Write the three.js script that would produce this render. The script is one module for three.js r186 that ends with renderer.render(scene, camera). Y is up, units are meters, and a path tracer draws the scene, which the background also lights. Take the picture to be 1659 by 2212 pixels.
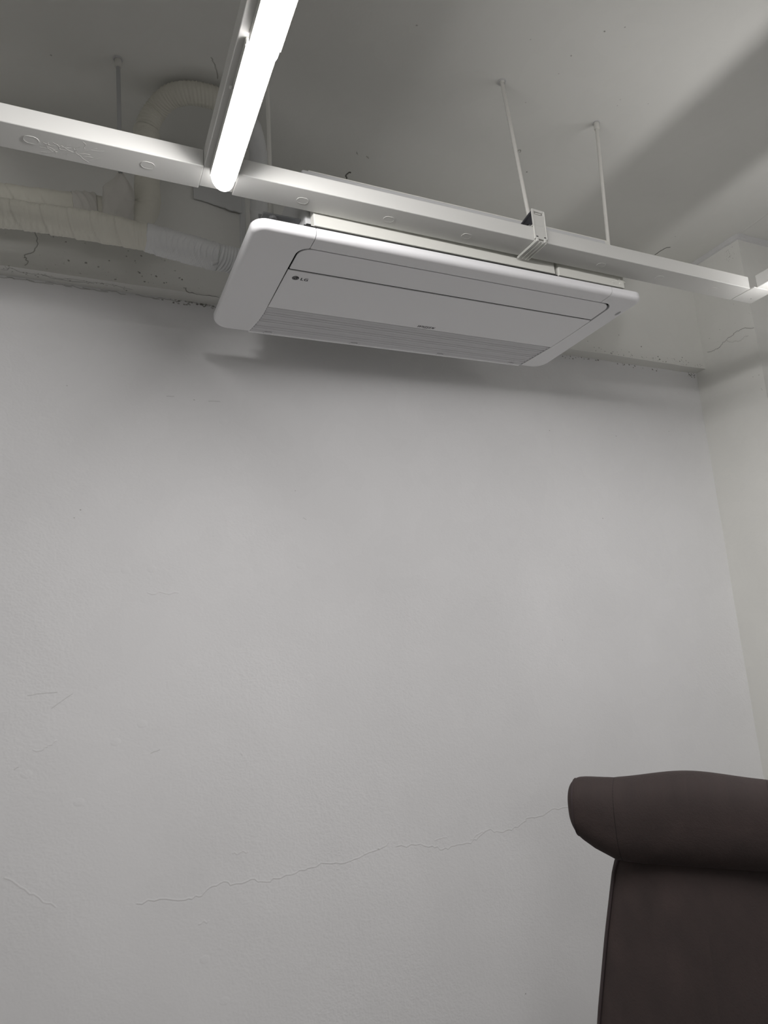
import * as THREE from 'three';
import { RoundedBoxGeometry } from 'three/addons/geometries/RoundedBoxGeometry.js';
import { mergeGeometries, mergeVertices, toCreasedNormals } from 'three/addons/utils/BufferGeometryUtils.js';
import { FontLoader } from 'three/addons/loaders/FontLoader.js';
import { TextGeometry } from 'three/addons/geometries/TextGeometry.js';
import { RectAreaLightUniformsLib } from 'three/addons/lights/RectAreaLightUniformsLib.js';
import { Brush, Evaluator, INTERSECTION } from 'three-bvh-csg';

// ---------------------------------------------------------------- camera, exposure, light rows
const scene = new THREE.Scene();
scene.background = new THREE.Color(0x000000);
const camera = new THREE.PerspectiveCamera(73.965, 1659 / 2212, 0.02, 30);
camera.position.set(0, 1.4, 0);
camera.rotation.set(0.19758, -0.43193, -0.06846, 'YXZ');
const renderer = new THREE.WebGLRenderer({ antialias: true });
renderer.toneMapping = THREE.LinearToneMapping;
renderer.toneMappingExposure = 1.3;
renderer.shadowMap.enabled = true;
RectAreaLightUniformsLib.init();
const LAMP_RADIANCE = 74;           // each of the two light faces of a batten
const LAMP_GLOW = 10.0;              // what the eye sees of the diffuser
const LAMP_COLOR = new THREE.Color().setRGB(1.0, 0.975, 0.975);
const LIT = { short: 1.1, long: 0.9, far: 0.95, up: 30, down: 130 };   // strengths of the single lamps
const ROWS = [-1.415, 0.268, 1.951];   // x of the three lamp rows

// ---------------------------------------------------------------- helpers
let seed = 20240;
const rnd = () => { seed = (seed * 1664525 + 1013904223) >>> 0; return seed / 4294967296; };
const taken = {};
function numbered(n) { const k = taken[n] = (taken[n] ?? -1) + 1; return k ? n + '_' + String(k).padStart(3, '0') : n; }
function shade(m) { m.castShadow = true; m.receiveShadow = true; return m; }
function mesh(name, geo, mat, parent) { const m = shade(new THREE.Mesh(geo, mat)); m.name = parent === scene ? numbered(name) : name; parent.add(m); return m; }
function tag(o, label, category, group, kind) { o.userData.label = label; o.userData.category = category; if (group) o.userData.group = group; if (kind) o.userData.kind = kind; return o; }
function thing(name, label, category, pos = [0, 0, 0], group) { const g = new THREE.Group(); g.name = numbered(name); g.position.set(...pos); scene.add(g); return tag(g, label, category, group); }
function structure(name, geo, mat) { const m = mesh(name, geo, mat, scene); m.userData.kind = 'structure'; return m; }
const moved = (g, x, y, z) => { g.translate(x, y, z); return g; };
const merge = (list) => mergeGeometries(list.map((g) => { const q = g.index ? g.toNonIndexed() : g; for (const k of Object.keys(q.attributes)) if (!['position', 'normal', 'uv'].includes(k)) q.deleteAttribute(k); return q; }));
// lattice value noise, optionally tiling with integer period p
function hash(i, j, s) { let t = (i * 374761393 + j * 668265263 + s * 974634777) | 0; t = Math.imul(t ^ (t >>> 13), 1274126177); return ((t ^ (t >>> 16)) >>> 0) / 4294967296; }
const sm = (t) => t * t * (3 - 2 * t);
function vnoise(x, y, s, p = 0) {
  const i = Math.floor(x), j = Math.floor(y), u = sm(x - i), v = sm(y - j);
  const w = (k) => p ? ((k % p) + p) % p : k;
  const a = hash(w(i), w(j), s), b = hash(w(i + 1), w(j), s), c = hash(w(i), w(j + 1), s), d = hash(w(i + 1), w(j + 1), s);
  return a + (b - a) * u + (c - a) * v + (a - b - c + d) * u * v;
}
const fbm = (x, y, s, o = 3) => { let t = 0, a = 0.5, n = 0; for (let k = 0; k < o; k++) { t += a * vnoise(x, y, s + k); n += a; x *= 2.03; y *= 2.03; a *= 0.5; } return t / n; };

// ---------------------------------------------------------------- marks read off the surfaces (metres on each surface)
const MARKS = {
  wallRidges: [[[0.16,0.793],[0.217,0.793],[0.282,0.778],[0.318,0.779],[0.346,0.796],[0.384,0.804],[0.406,0.792],[0.46,0.796],[0.496,0.783],[0.529,0.785],[0.59,0.789],[0.625,0.795],[0.675,0.799],[0.724,0.789],[0.784,0.795],[0.852,0.807],[0.845,0.809],[0.882,0.82]],[[0.907,0.805],[0.974,0.798],[1.031,0.786],[1.064,0.769],[1.108,0.773],[1.169,0.77],[1.198,0.783],[1.236,0.799],[1.28,0.786],[1.327,0.784],[1.378,0.802],[1.393,0.811],[1.457,0.809],[1.509,0.824],[1.57,0.819]],[[-0.146,0.911],[-0.11,0.883],[-0.068,0.851],[-0.031,0.823]],[[-0.092,1.204],[-0.068,1.204],[-0.054,1.212],[-0.039,1.221]],[[0.411,0.871],[0.43,0.87],[0.452,0.868]],[[1.17,0.781],[1.198,0.792],[1.227,0.799]],[[1.041,0.799],[1.084,0.801]],[[0.342,0.714],[0.317,0.711]],[[0.187,1.599],[0.225,1.599],[0.27,1.597]],[[0.44,1.133],[0.444,1.126]]],
  wallScratches: [[[-0.11,1.342],[-0.077,1.344],[-0.041,1.344]],[[-0.053,1.304],[-0.031,1.319],[-0.004,1.337]],[[-0.135,1.162],[-0.125,1.167]],[[0.657,1.827],[0.667,1.82]],[[0.194,1.162],[0.218,1.169]],[[0.24,2.198],[0.262,2.2]],[[0.366,2.194],[0.402,2.196]]],
  wallSpots: [[-0.009,1.815],[0.322,2.194],[-0.036,2.204],[0.007,1.838],[0.635,1.914],[1.68,2.192],[2.019,2.193],[1.89,1.844],[1.624,1.386],[2.322,2.235],[1.32,0.302]],
  wallBumps: [[0.127,1.666],[0.197,1.668],[0.642,1.672],[0.656,1.328],[0.411,2.13],[2.243,1.564],[1.688,1.668],[1.726,1.706],[0.105,1.202],[0.017,1.063],[-0.106,1.148],[0.173,1.242],[0.331,0.624],[0.381,0.514]],
  beamCracks: [[[-0.129,2.644],[-0.122,2.627],[-0.123,2.6],[-0.131,2.581],[-0.152,2.569],[-0.154,2.559],[-0.144,2.551],[-0.151,2.535]],[[-0.212,2.499],[-0.197,2.501],[-0.19,2.518],[-0.182,2.514],[-0.164,2.501],[-0.134,2.499],[-0.11,2.503],[-0.082,2.5],[-0.054,2.496],[-0.033,2.504],[0.013,2.502],[0.046,2.505],[0.072,2.505],[0.098,2.501],[0.138,2.493]],[[0.293,2.54],[0.298,2.527],[0.317,2.525],[0.338,2.523],[0.365,2.526],[0.394,2.522]],[[-0.11,2.505],[-0.086,2.492],[-0.045,2.49],[0.004,2.496],[0.03,2.496]],[[-0.106,2.651],[-0.094,2.646],[-0.08,2.639]]],
  beamPits: [[-0.048,2.63],[0.004,2.637],[-0.051,2.561],[0.007,2.573],[0.041,2.566],[-0.007,2.536],[0.124,2.635],[0.162,2.625],[0.144,2.605],[0.146,2.599],[0.153,2.57],[0.157,2.567],[0.191,2.567],[0.23,2.622],[0.182,2.539],[0.171,2.54],[0.235,2.548],[0.228,2.546],[0.274,2.571],[0.282,2.567],[-0.095,2.534],[0.288,2.539],[-0.039,2.571],[0.071,2.592],[0.089,2.533],[0.119,2.616],[0.164,2.557],[0.205,2.564],[0.261,2.593],[1.94,2.55],[1.999,2.534],[2.068,2.532],[2.234,2.54],[2.265,2.55],[2.274,2.539],[2.346,2.542],[2.362,2.548],[2.412,2.565],[2.392,2.544],[2.405,2.552],[2.432,2.552],[2.5,2.539],[2.516,2.544],[2.177,2.586],[2.059,2.623],[2.612,2.832],[2.605,2.78],[2.587,2.682],[1.884,2.571]],
  beamBottom: [[0.248,2.526],[0.281,2.521],[0.288,2.517],[0.315,2.518],[0.359,2.525],[0.362,2.518],[0.399,2.526],[0.349,2.521],[1.802,2.52],[1.855,2.521],[1.908,2.519],[1.983,2.522],[2.102,2.521],[2.166,2.52],[2.204,2.523],[2.294,2.529],[2.518,2.526],[2.543,2.532],[2.558,2.528]],
  columnCracks: [[[-1.97,2.597],[-1.944,2.591],[-1.919,2.59],[-1.898,2.598],[-1.888,2.606],[-1.868,2.61],[-1.836,2.615],[-1.826,2.621],[-1.798,2.623],[-1.781,2.621],[-1.762,2.612],[-1.737,2.602]],[[-1.87,2.608],[-1.856,2.593],[-1.833,2.586],[-1.816,2.578],[-1.798,2.58],[-1.785,2.585],[-1.768,2.582]]],
  columnPits: [[-1.78,2.402],[-1.753,2.399],[-1.949,2.653],[-1.951,2.745],[-1.815,2.661],[-1.891,2.668],[-1.91,2.62],[-1.805,2.744],[-1.948,2.591],[-1.936,2.587],[-1.916,2.591],[-1.906,2.593],[-1.753,2.34],[-1.751,2.334],[-1.745,2.671]],
  ceilingPits: [[0.803,-1.319],[1.122,-1.247],[1.265,-1.25],[1.271,-1.314],[0.828,-1.817],[0.871,-1.822],[0.84,-1.95],[0.841,-1.961],[0.836,-1.92],[1.436,-1.703],[1.242,-1.439],[1.528,-1.349],[1.346,-1.122],[1.301,-1.153],[1.52,-1.327],[1.618,-1.309],[-0.091,-1.747],[2.29,-1.828]],
  ceilingCracks: [[[0.843,-1.966],[0.84,-1.945],[0.832,-1.927],[0.837,-1.912],[0.842,-1.912]],[[2.312,-1.963],[2.313,-1.929],[2.32,-1.904],[2.332,-1.897]],[[1.346,-1.633],[1.342,-1.621],[1.35,-1.62],[1.354,-1.628]],[[0.824,-1.812],[0.832,-1.821]],[[0.864,-1.819],[0.875,-1.827]],[[0.31,-1.608],[0.321,-1.623],[0.331,-1.643],[0.34,-1.672]]],
};

// ---------------------------------------------------------------- textures and materials
function greyTexture(w, h, f, srgb = false) {
  const d = new Uint8Array(w * h * 4);
  for (let y = 0; y < h; y++) for (let x = 0; x < w; x++) {
    const v = f(x, y), k = (y * w + x) * 4;
    if (typeof v === 'number') d[k] = d[k + 1] = d[k + 2] = Math.max(0, Math.min(255, v)); else { d[k] = v[0]; d[k + 1] = v[1]; d[k + 2] = v[2]; }
    d[k + 3] = 255;
  }
  const t = new THREE.DataTexture(d, w, h); t.magFilter = THREE.LinearFilter; t.minFilter = THREE.LinearFilter; t.wrapS = t.wrapT = THREE.RepeatWrapping;
  if (srgb) t.colorSpace = THREE.SRGBColorSpace;
  t.needsUpdate = true; return t;
}
// roller-painted plaster relief, one metre per repeat
const rollerBump = greyTexture(1024, 1024, (x, y) => {
  const u = x / 1024, v = y / 1024;
  const a = vnoise(u * 190, v * 230, 1, 0), b = vnoise(u * 96, v * 110, 2), c = vnoise(u * 40, v * 44, 3);
  return 255 * (0.45 * a + 0.35 * b + 0.2 * c);
});
// strokes and spots rasterised onto one surface: f(canvas context, metres-to-pixel)
function surfaceMaps(x0, x1, y0, y1, w, h, base, draw, bumpDraw, noiseAmp) {
  const make = (fill, f) => {
    const c = document.createElement('canvas'); c.width = w; c.height = h; const g = c.getContext('2d');
    g.fillStyle = fill; g.fillRect(0, 0, w, h); g.lineCap = g.lineJoin = 'round';
    const sx = w / (x1 - x0), sy = h / (y1 - y0);
    f(g, (x) => (x - x0) * sx, (y) => h - (y - y0) * sy, sx); return g.getImageData(0, 0, w, h).data;
  };
  const col = make(base, draw), bmp = make('rgb(128,128,128)', bumpDraw);
  const colour = greyTexture(w, h, (x, y) => {
    const k = ((h - 1 - y) * w + x) * 4, m = 1 + 0.035 * (fbm(x / 170, y / 170, 31, 4) - 0.5);
    return [Math.min(255, col[k] * m), Math.min(255, col[k + 1] * m), Math.min(255, col[k + 2] * m)];
  }, true);
  const bump = greyTexture(w, h, (x, y) => {
    const k = ((h - 1 - y) * w + x) * 4, u = x / w * (x1 - x0), v = y / h * (y1 - y0);
    const rough = 0.35 + 1.1 * sm(Math.max(0, Math.min(1, (fbm(u * 1.7, v * 1.7, 51, 3) - 0.32) * 2.4)));
    const n = 0.42 * vnoise(u * 230, v * 270, 61) + 0.36 * vnoise(u * 120, v * 135, 62) + 0.22 * vnoise(u * 55, v * 60, 63) - 0.5;
    return bmp[k] + n * noiseAmp * rough;
  });
  for (const t of [colour, bump]) t.wrapS = t.wrapT = THREE.ClampToEdgeWrapping;      // the marks belong to one place each
  return { map: colour, bumpMap: bump };
}
function jag(g, X, Y, pts, width, style, wobble, rep = 3) {       // a crack: a polyline with small sideways jitter
  g.strokeStyle = style; g.beginPath();
  pts.forEach(([x, y], i) => {
    if (!i) return g.moveTo(X(x), Y(y));
    const [px, py] = pts[i - 1];
    for (let k = 1; k <= rep; k++) { const t = k / rep, e = k < rep ? wobble : 0; g.lineTo(X(px + (x - px) * t + (rnd() - 0.5) * e), Y(py + (y - py) * t + (rnd() - 0.5) * e)); }
  });
  g.lineWidth = width; g.stroke();
}
function blob(g, x, y, r, style) { r *= 0.72; g.fillStyle = style.replace(/[\d.]+\)$/, (q) => (parseFloat(q) * (0.35 + 0.6 * rnd())).toFixed(2) + ')'); g.beginPath(); for (let k = 0; k < 9; k++) { const a = k / 9 * 6.283, q = r * (0.55 + 0.8 * rnd()); g[k ? 'lineTo' : 'moveTo'](x + q * Math.cos(a), y + q * Math.sin(a) * 0.8); } g.fill(); }
MARKS.wallRidges = MARKS.wallRidges.map((p) => p.flatMap(([x, y], i) => { if (!i) return [[x, y]]; const [px, py] = p[i - 1]; return [1, 2, 3, 4].map((k) => [px + (x - px) * k / 4 + (k < 4 ? (rnd() - 0.5) * 0.004 : 0), py + (y - py) * k / 4 + (k < 4 ? (rnd() - 0.5) * 0.009 : 0)]); }));
const OLD_PAINT = '#e3e3de';
const PAINT = '#e5e5e5', DARK = 'rgba(78,76,70,0.8)', FAINT = 'rgba(120,118,110,0.5)';
const std = (o) => new THREE.MeshStandardMaterial(o);

const wallMaps = surfaceMaps(-0.4, 2.56, 0.05, 2.55, 2048, 1730, PAINT, (g, X, Y, s) => {
  MARKS.wallRidges.forEach((p, i) => jag(g, X, Y, p, 0.9, i < 2 ? 'rgba(190,189,186,0.5)' : 'rgba(196,195,192,0.35)', 0, 1));
  MARKS.wallScratches.forEach((p) => jag(g, X, Y, p, 1, 'rgba(140,139,134,0.4)', 0.002));
  MARKS.wallSpots.forEach(([x, y]) => blob(g, X(x), Y(y), 1.6, 'rgba(70,68,62,0.85)'));
  MARKS.beamBottom.forEach(([x, y]) => { for (let k = 0; k < 5; k++) blob(g, X(x + (rnd() - 0.5) * 0.05), Y(2.519 + (rnd() - 0.5) * 0.014), 1 + 3 * rnd(), DARK); });
  for (let x = -0.3; x < 0.62; x += 0.05) if (rnd() < 0.6) jag(g, X, Y, [[x, 2.52 + rnd() * 0.004], [x + 0.03, 2.515 + rnd() * 0.008], [x + 0.07, 2.518]], 1.3, FAINT, 0.006);
  for (let k = 0; k < 26; k++) blob(g, X(2.49 + 0.05 * rnd()), Y(2.505 + 0.02 * rnd()), 1 + 2.5 * rnd(), DARK);
}, (g, X, Y, s) => {
  MARKS.wallRidges.forEach((p, i) => { jag(g, X, (y) => Y(y) - 1, p, 2.6, 'rgba(200,200,200,0.7)', 0, 1); });
  MARKS.wallRidges.slice(0, 2).forEach((p) => { jag(g, X, (y) => Y(y) + 1.6, p, 1.2, 'rgba(80,80,80,0.5)', 0, 1); });
  MARKS.wallScratches.forEach((p) => jag(g, X, Y, p, 1.2, 'rgba(80,80,80,0.6)', 0.001));
  for (const [x, y] of MARKS.wallBumps) for (let r = 7; r > 0.5; r -= 1) { g.fillStyle = 'rgba(220,220,220,0.28)'; g.beginPath(); g.ellipse(X(x), Y(y), r * 1.3, r, 0, 0, 7); g.fill(); }
}, 85);
const beamMaps = surfaceMaps(-0.4, 2.56, 2.46, 3.04, 2048, 402, OLD_PAINT, (g, X, Y) => {
  MARKS.beamCracks.forEach((p, i) => jag(g, X, Y, p, i === 2 ? 1.6 : 1.1, i === 1 ? FAINT : 'rgba(78,76,70,0.65)', 0.006));
  MARKS.beamCracks.slice(1, 2).forEach((p) => { for (const [x, y] of p) for (let k = 0; k < 4; k++) blob(g, X(x + (rnd() - 0.5) * 0.05), Y(y + (rnd() - 0.6) * 0.02), 0.8 + 1.6 * rnd(), DARK); });
  MARKS.beamPits.forEach(([x, y]) => blob(g, X(x), Y(y), 1.2 + 2.4 * rnd(), DARK));
  for (let k = 0; k < 90; k++) blob(g, X(-0.3 + 0.85 * rnd()), Y(2.535 + 0.12 * rnd() * rnd()), 0.5 + 0.8 * rnd(), FAINT);
  for (let k = 0; k < 60; k++) blob(g, X(1.9 + 0.64 * rnd()), Y(2.53 + 0.03 * rnd() * rnd()), 0.6 + 1.6 * rnd(), DARK);
}, (g, X, Y) => {
  MARKS.beamCracks.forEach((p) => jag(g, X, Y, p, 3, 'rgba(20,20,20,0.9)', 0.004));
  MARKS.beamPits.forEach(([x, y]) => blob(g, X(x), Y(y), 3, 'rgba(30,30,30,0.9)'));
}, 30);
const columnMaps = surfaceMaps(-2.06, -1.5, 1.2, 3.04, 620, 2048, OLD_PAINT, (g, X, Y) => {
  MARKS.columnCracks.forEach((p, i) => jag(g, X, Y, p, i ? 1 : 1.6, i ? FAINT : 'rgba(78,76,70,0.65)', 0.008));
  MARKS.columnPits.forEach(([x, y]) => blob(g, X(x), Y(y), 1.2 + 2 * rnd(), DARK));
  for (let k = 0; k < 26; k++) blob(g, X(-1.76 - 0.05 * rnd()), Y(2.94 + 0.06 * rnd()), 1 + 2 * rnd(), DARK);
}, (g, X, Y) => { MARKS.columnCracks.forEach((p) => jag(g, X, Y, p, 4, 'rgba(30,30,30,0.9)', 0.006)); }, 30);
const ceilingMaps = surfaceMaps(-0.6, 2.7, -2.05, -0.4, 2048, 1024, OLD_PAINT, (g, X, Y) => {
  MARKS.ceilingPits.forEach(([x, z]) => blob(g, X(x), Y(z), 1.3 + 1.3 * rnd(), DARK));
  MARKS.ceilingCracks.forEach((p, i) => jag(g, X, Y, p, i < 2 ? 3 : 1.6, i < 2 ? DARK : FAINT, 0.004));
}, (g, X, Y) => {
  MARKS.ceilingCracks.forEach((p) => jag(g, X, Y, p, 2, 'rgba(30,30,30,0.9)', 0.004));
  jag(g, X, Y, [[2.548, -1.734], [2.52, -1.3], [2.515, -0.9]], 6, 'rgba(220,220,220,0.9)', 0.006, 8);
}, 14);
const M = {
  wall: std({ ...wallMaps, bumpScale: 0.0022, roughness: 0.75 }),
  beam: std({ ...beamMaps, bumpScale: 0.003, roughness: 0.85 }),
  column: std({ ...columnMaps, bumpScale: 0.003, roughness: 0.85 }),
  ceiling: std({ ...ceilingMaps, bumpScale: 0.003, roughness: 0.85 }),
  plaster: std({ color: PAINT, bumpMap: rollerBump, bumpScale: 0.0007, roughness: 0.85 }),
  floor: std({ color: '#888785', roughness: 0.5 }),
  raceway: std({ color: '#d2d2ce', roughness: 0.42 }),
  plastic: std({ color: '#f1f1f2', roughness: 0.38 }),
  louvre: std({ color: '#e8e8ea', roughness: 0.45 }),
  dark: std({ color: '#101010', roughness: 0.8 }),
  gasket: std({ color: '#1a1a1a', roughness: 0.9 }),
  print: std({ color: '#26262a', roughness: 0.5 }),
  printPale: std({ color: '#a9a9ab', roughness: 0.5 }),
  sheet: std({ color: '#cfd0d0', roughness: 0.5, metalness: 0.1 }),
  foam: std({ color: '#dfdfd8', roughness: 0.9 }),
  steel: std({ color: '#a0a1a2', roughness: 0.42, metalness: 0.35 }),
  darkSteel: std({ color: '#4a4a50', roughness: 0.42, metalness: 0.6 }),
  alu: std({ color: '#d3d3ce', roughness: 0.4, metalness: 0.15 }),
  rodPaint: std({ color: '#d6d5cf', roughness: 0.6 }),
  rodDark: std({ color: '#b4b5b5', roughness: 0.4, metalness: 0.2 }),
  vinylOld: std({ color: '#d2d0c4', roughness: 0.55 }),
  vinylNew: std({ color: '#d6d7d6', roughness: 0.5 }),
  cloth: std({ color: '#c9c7c0', roughness: 0.75 }),
  diffuser: std({ color: '#ffffff', roughness: 0.4, emissive: LAMP_COLOR, emissiveIntensity: LAMP_GLOW }),
};
const suedeBump = greyTexture(512, 512, (x, y) => 255 * (0.5 * vnoise(x / 2.2, y / 2.2, 71) + 0.3 * vnoise(x / 7, y / 7, 72) + 0.2 * vnoise(x / 30, y / 30, 73)));
const suedeMap = greyTexture(512, 512, (x, y) => { const m = 0.86 + 0.28 * fbm(x / 60, y / 60, 81, 4); return [52 * m, 42 * m, 40 * m]; }, true);
M.suede = new THREE.MeshPhysicalMaterial({ map: suedeMap, bumpMap: suedeBump, bumpScale: 0.0006, roughness: 0.85, sheen: 0.12, sheenRoughness: 0.6, sheenColor: new THREE.Color('#6b5450') });
M.seam = std({ color: '#1c1514', roughness: 0.9 });
M.piping = std({ color: '#33292a', roughness: 0.8 });
// planar uv in the frame of a surface map
function planarUV(geo, a, b, a0, a1, b0, b1, fold = (c) => c) {
  const p = geo.attributes.position, uv = new Float32Array(p.count * 2);
  for (let i = 0; i < p.count; i++) { const c = fold([p.getX(i), p.getY(i), p.getZ(i)]); uv[2 * i] = (c[a] - a0) / (a1 - a0); uv[2 * i + 1] = (c[b] - b0) / (b1 - b0); }
  geo.setAttribute('uv', new THREE.BufferAttribute(uv, 2)); return geo;
}
function block(x0, x1, y0, y1, z0, z1, sx = 1, sy = 1, sz = 1) { return moved(new THREE.BoxGeometry(x1 - x0, y1 - y0, z1 - z0, sx, sy, sz), (x0 + x1) / 2, (y0 + y1) / 2, (z0 + z1) / 2); }
function uneven(geo, axis, at, amp, freq, s) {            // gentle unevenness of hand-troweled plaster on the face at coordinate `at`
  const p = geo.attributes.position, o = [0, 1, 2].filter((k) => k !== axis);
  for (let i = 0; i < p.count; i++) { const c = [p.getX(i), p.getY(i), p.getZ(i)]; if (Math.abs(c[axis] - at) < 1e-4) { c[axis] += amp * (fbm(c[o[0]] * freq + 9, c[o[1]] * freq + 5, s, 3) - 0.5) * 2; p.setXYZ(i, ...c); } }
  geo.computeVertexNormals(); return geo;
}

// ---------------------------------------------------------------- the room shell
const CEIL = 3.0287, ZW = -2.0455, ZB = -1.9916, YB = 2.526, CX = 2.5482, CZ = -1.7343;
const XL = -3.1, XR = 3.7, ZF = 5.6;
structure('wall_back', planarUV(uneven(block(XL, CX + 0.1, 0, CEIL + 0.05, ZW - 0.25, ZW, 220, 120, 1), 2, ZW, 0.0022, 2.6, 11), 0, 1, -0.4, 2.56, 0.05, 2.55), M.wall);
structure('trim_1', planarUV(uneven(uneven(block(XL, CX + 0.05, YB, CEIL + 0.03, ZW - 0.1, ZB, 240, 24, 2), 2, ZB, 0.002, 4, 12), 1, YB, 0.003, 9, 13), 0, 1, -0.4, 2.56, 2.46, 3.04, ([x, y, z]) => [x, y - Math.max(0, ZB - z) * (y < YB + 0.01 ? 1 : 0), z]), M.beam).userData.label = 'shallow concrete beam along the top of the white wall';
structure('wall_right', planarUV(uneven(uneven(block(CX, XR + 0.2, 0, CEIL + 0.03, ZW - 0.25, CZ, 20, 140, 30), 0, CX, 0.0018, 4, 14), 2, CZ, 0.0025, 5, 15), 2, 1, -2.06, -1.5, 1.2, 3.04, ([x, y, z]) => [x, y, z > CZ - 0.004 ? CZ + (x - CX) : z]), M.column).userData.label = 'white painted corner column right of the air conditioner';
structure('ceiling', planarUV(uneven(block(XL, XR, CEIL, CEIL + 0.2, ZW - 0.1, ZF, 120, 1, 120), 1, CEIL, 0.002, 2.2, 16), 0, 2, -0.6, 2.7, -2.05, -0.4), M.ceiling);
structure('floor', block(XL, XR, -0.2, 0, ZW - 0.2, ZF), M.floor);
structure('wall_left', block(XL - 0.2, XL, -0.2, CEIL + 0.2, ZW - 0.25, ZF), M.plaster);
structure('wall_far_right', block(XR, XR + 0.2, -0.2, CEIL + 0.2, CZ, ZF), M.plaster);
structure('wall_front', block(XL - 0.2, XR + 0.2, -0.2, CEIL + 0.2, ZF, ZF + 0.2), M.plaster);
structure('trim_2', uneven(block(XL, XR, 2.80, CEIL + 0.05, -0.79, -0.42, 80, 2, 8), 1, 2.80, 0.002, 4, 17), M.plaster).userData.label = 'painted concrete beam crossing the ceiling at upper right';
// the lumpy plaster lip where the column meets the ceiling
structure('trim_3', merge([uneven(block(CX - 0.013, CX + 0.05, CEIL - 0.018, CEIL + 0.01, ZB - 0.02, CZ + 0.012, 3, 2, 30), 0, CX - 0.013, 0.004, 30, 18), uneven(block(CX - 0.013, XR, CEIL - 0.02, CEIL + 0.01, CZ - 0.05, CZ + 0.014, 60, 2, 3), 2, CZ + 0.014, 0.004, 30, 19)]), M.plaster).userData.label = 'lumpy plaster lip between column and ceiling';

// ---------------------------------------------------------------- lamps
const YT = 2.4636, YR = 2.4226, RZ0 = -1.3572, RZ1 = -1.2835;        // cable raceway: top, bottom, back, front
function batten(x, z0, len, label, lit = 1) {
  const t = thing('led_batten', label, 'lamp', [x, YR, z0 + len / 2], 'LED battens under the raceways');
  const w = 0.0245, d = 0.034, base = 0.014;
  mesh('housing', moved(new RoundedBoxGeometry(2 * w + 0.005, base, len, 2, 0.002), 0, -base / 2, 0), M.alu, t);
  for (const s of [-1, 1]) mesh('housing_rim', moved(new THREE.BoxGeometry(0.003, 0.006, len - 0.004), s * (w + 0.0012), -base - 0.002, 0), M.alu, t);
  const sh = new THREE.Shape(); sh.moveTo(-w, 0); for (let k = 0; k <= 24; k++) { const a = Math.PI * (1 + k / 24); sh.lineTo(w * Math.cos(a), d * Math.sin(a)); } sh.lineTo(-w, 0);
  mesh('diffuser', moved(new THREE.ExtrudeGeometry(sh, { depth: len - 0.006, bevelEnabled: false, curveSegments: 4 }), 0, -base, -len / 2 + 0.003), M.diffuser, t);
  for (const s of [-1, 1]) { const c = moved(new THREE.ExtrudeGeometry(sh, { depth: 0.003, bevelEnabled: false }), 0, -base, s > 0 ? len / 2 - 0.003 : -len / 2); mesh('end_cap', c, M.diffuser, t); }
  if (lit) for (const s of [-1, 1]) {
    const L = new THREE.RectAreaLight(LAMP_COLOR, LAMP_RADIANCE * lit, 0.034, len - 0.02 - (z0 < -1.2 ? 0.11 : 0));
    const a = 0.86, px = x + s * Math.sin(a) * 0.03, py = YR - base - Math.cos(a) * 0.036;
    const near = z0 < -1.2 ? 0.055 : 0; L.position.set(px, py, z0 + len / 2 + near); L.up.set(0, 0, 1); L.lookAt(px + s * Math.sin(a), py - Math.cos(a), z0 + len / 2 + near); L.name = numbered('lamp_light'); scene.add(L);
  }
  return t;
}
const b1 = batten(ROWS[1], -1.287, 0.340, 'short glowing LED batten at the crossing of the two white raceways', LIT.short);
mesh('mounting_clip', moved(new THREE.SphereGeometry(0.0035, 10, 8), -0.030, -0.008, 0.065), M.raceway, b1);
batten(ROWS[1] + 0.004, -0.942, 1.2, 'long glowing LED batten running toward the viewer, behind the short one', LIT.long);
[2.7, 3.91].forEach((z, k) => batten(ROWS[0], z, 1.2, ['LED batten of the left row behind the viewer', 'last LED batten of the left row, farthest from the white wall'][k], LIT.far));

{ // bare tube lamp on short wires under the right raceway, just outside the frame: it throws the raceway's shadow on the ceiling
  const x = 1.947, y = 2.3165, z0 = -1.235, len = 1.2;
  const t = thing('tube_lamp', 'slim LED tube hung on wires below the right raceway', 'lamp', [x, y, z0 + len / 2]);
  const g = new THREE.CylinderGeometry(0.0075, 0.0075, len, 18); g.rotateX(Math.PI / 2); mesh('tube', g, M.diffuser, t);
  for (const s of [-1, 1]) { const c = new THREE.CylinderGeometry(0.0085, 0.0085, 0.018, 18); c.rotateX(Math.PI / 2); mesh('tube_cap', moved(c, 0, 0, s * (len / 2 + 0.006)), M.alu, t); mesh('wire', moved(new THREE.CylinderGeometry(0.0012, 0.0012, YR - y, 8), 0, (YR - y) / 2, s * 0.42), M.alu, t); }
  for (const [s, k] of [[1, LIT.up], [-1, LIT.down]]) { const L = new THREE.RectAreaLight(LAMP_COLOR, k, 0.015, len); L.position.set(x, y + s * 0.0095, z0 + len / 2); L.up.set(0, 0, 1); L.lookAt(x, y + s, z0 + len / 2); L.name = numbered('lamp_light'); scene.add(L); }
}

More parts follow.
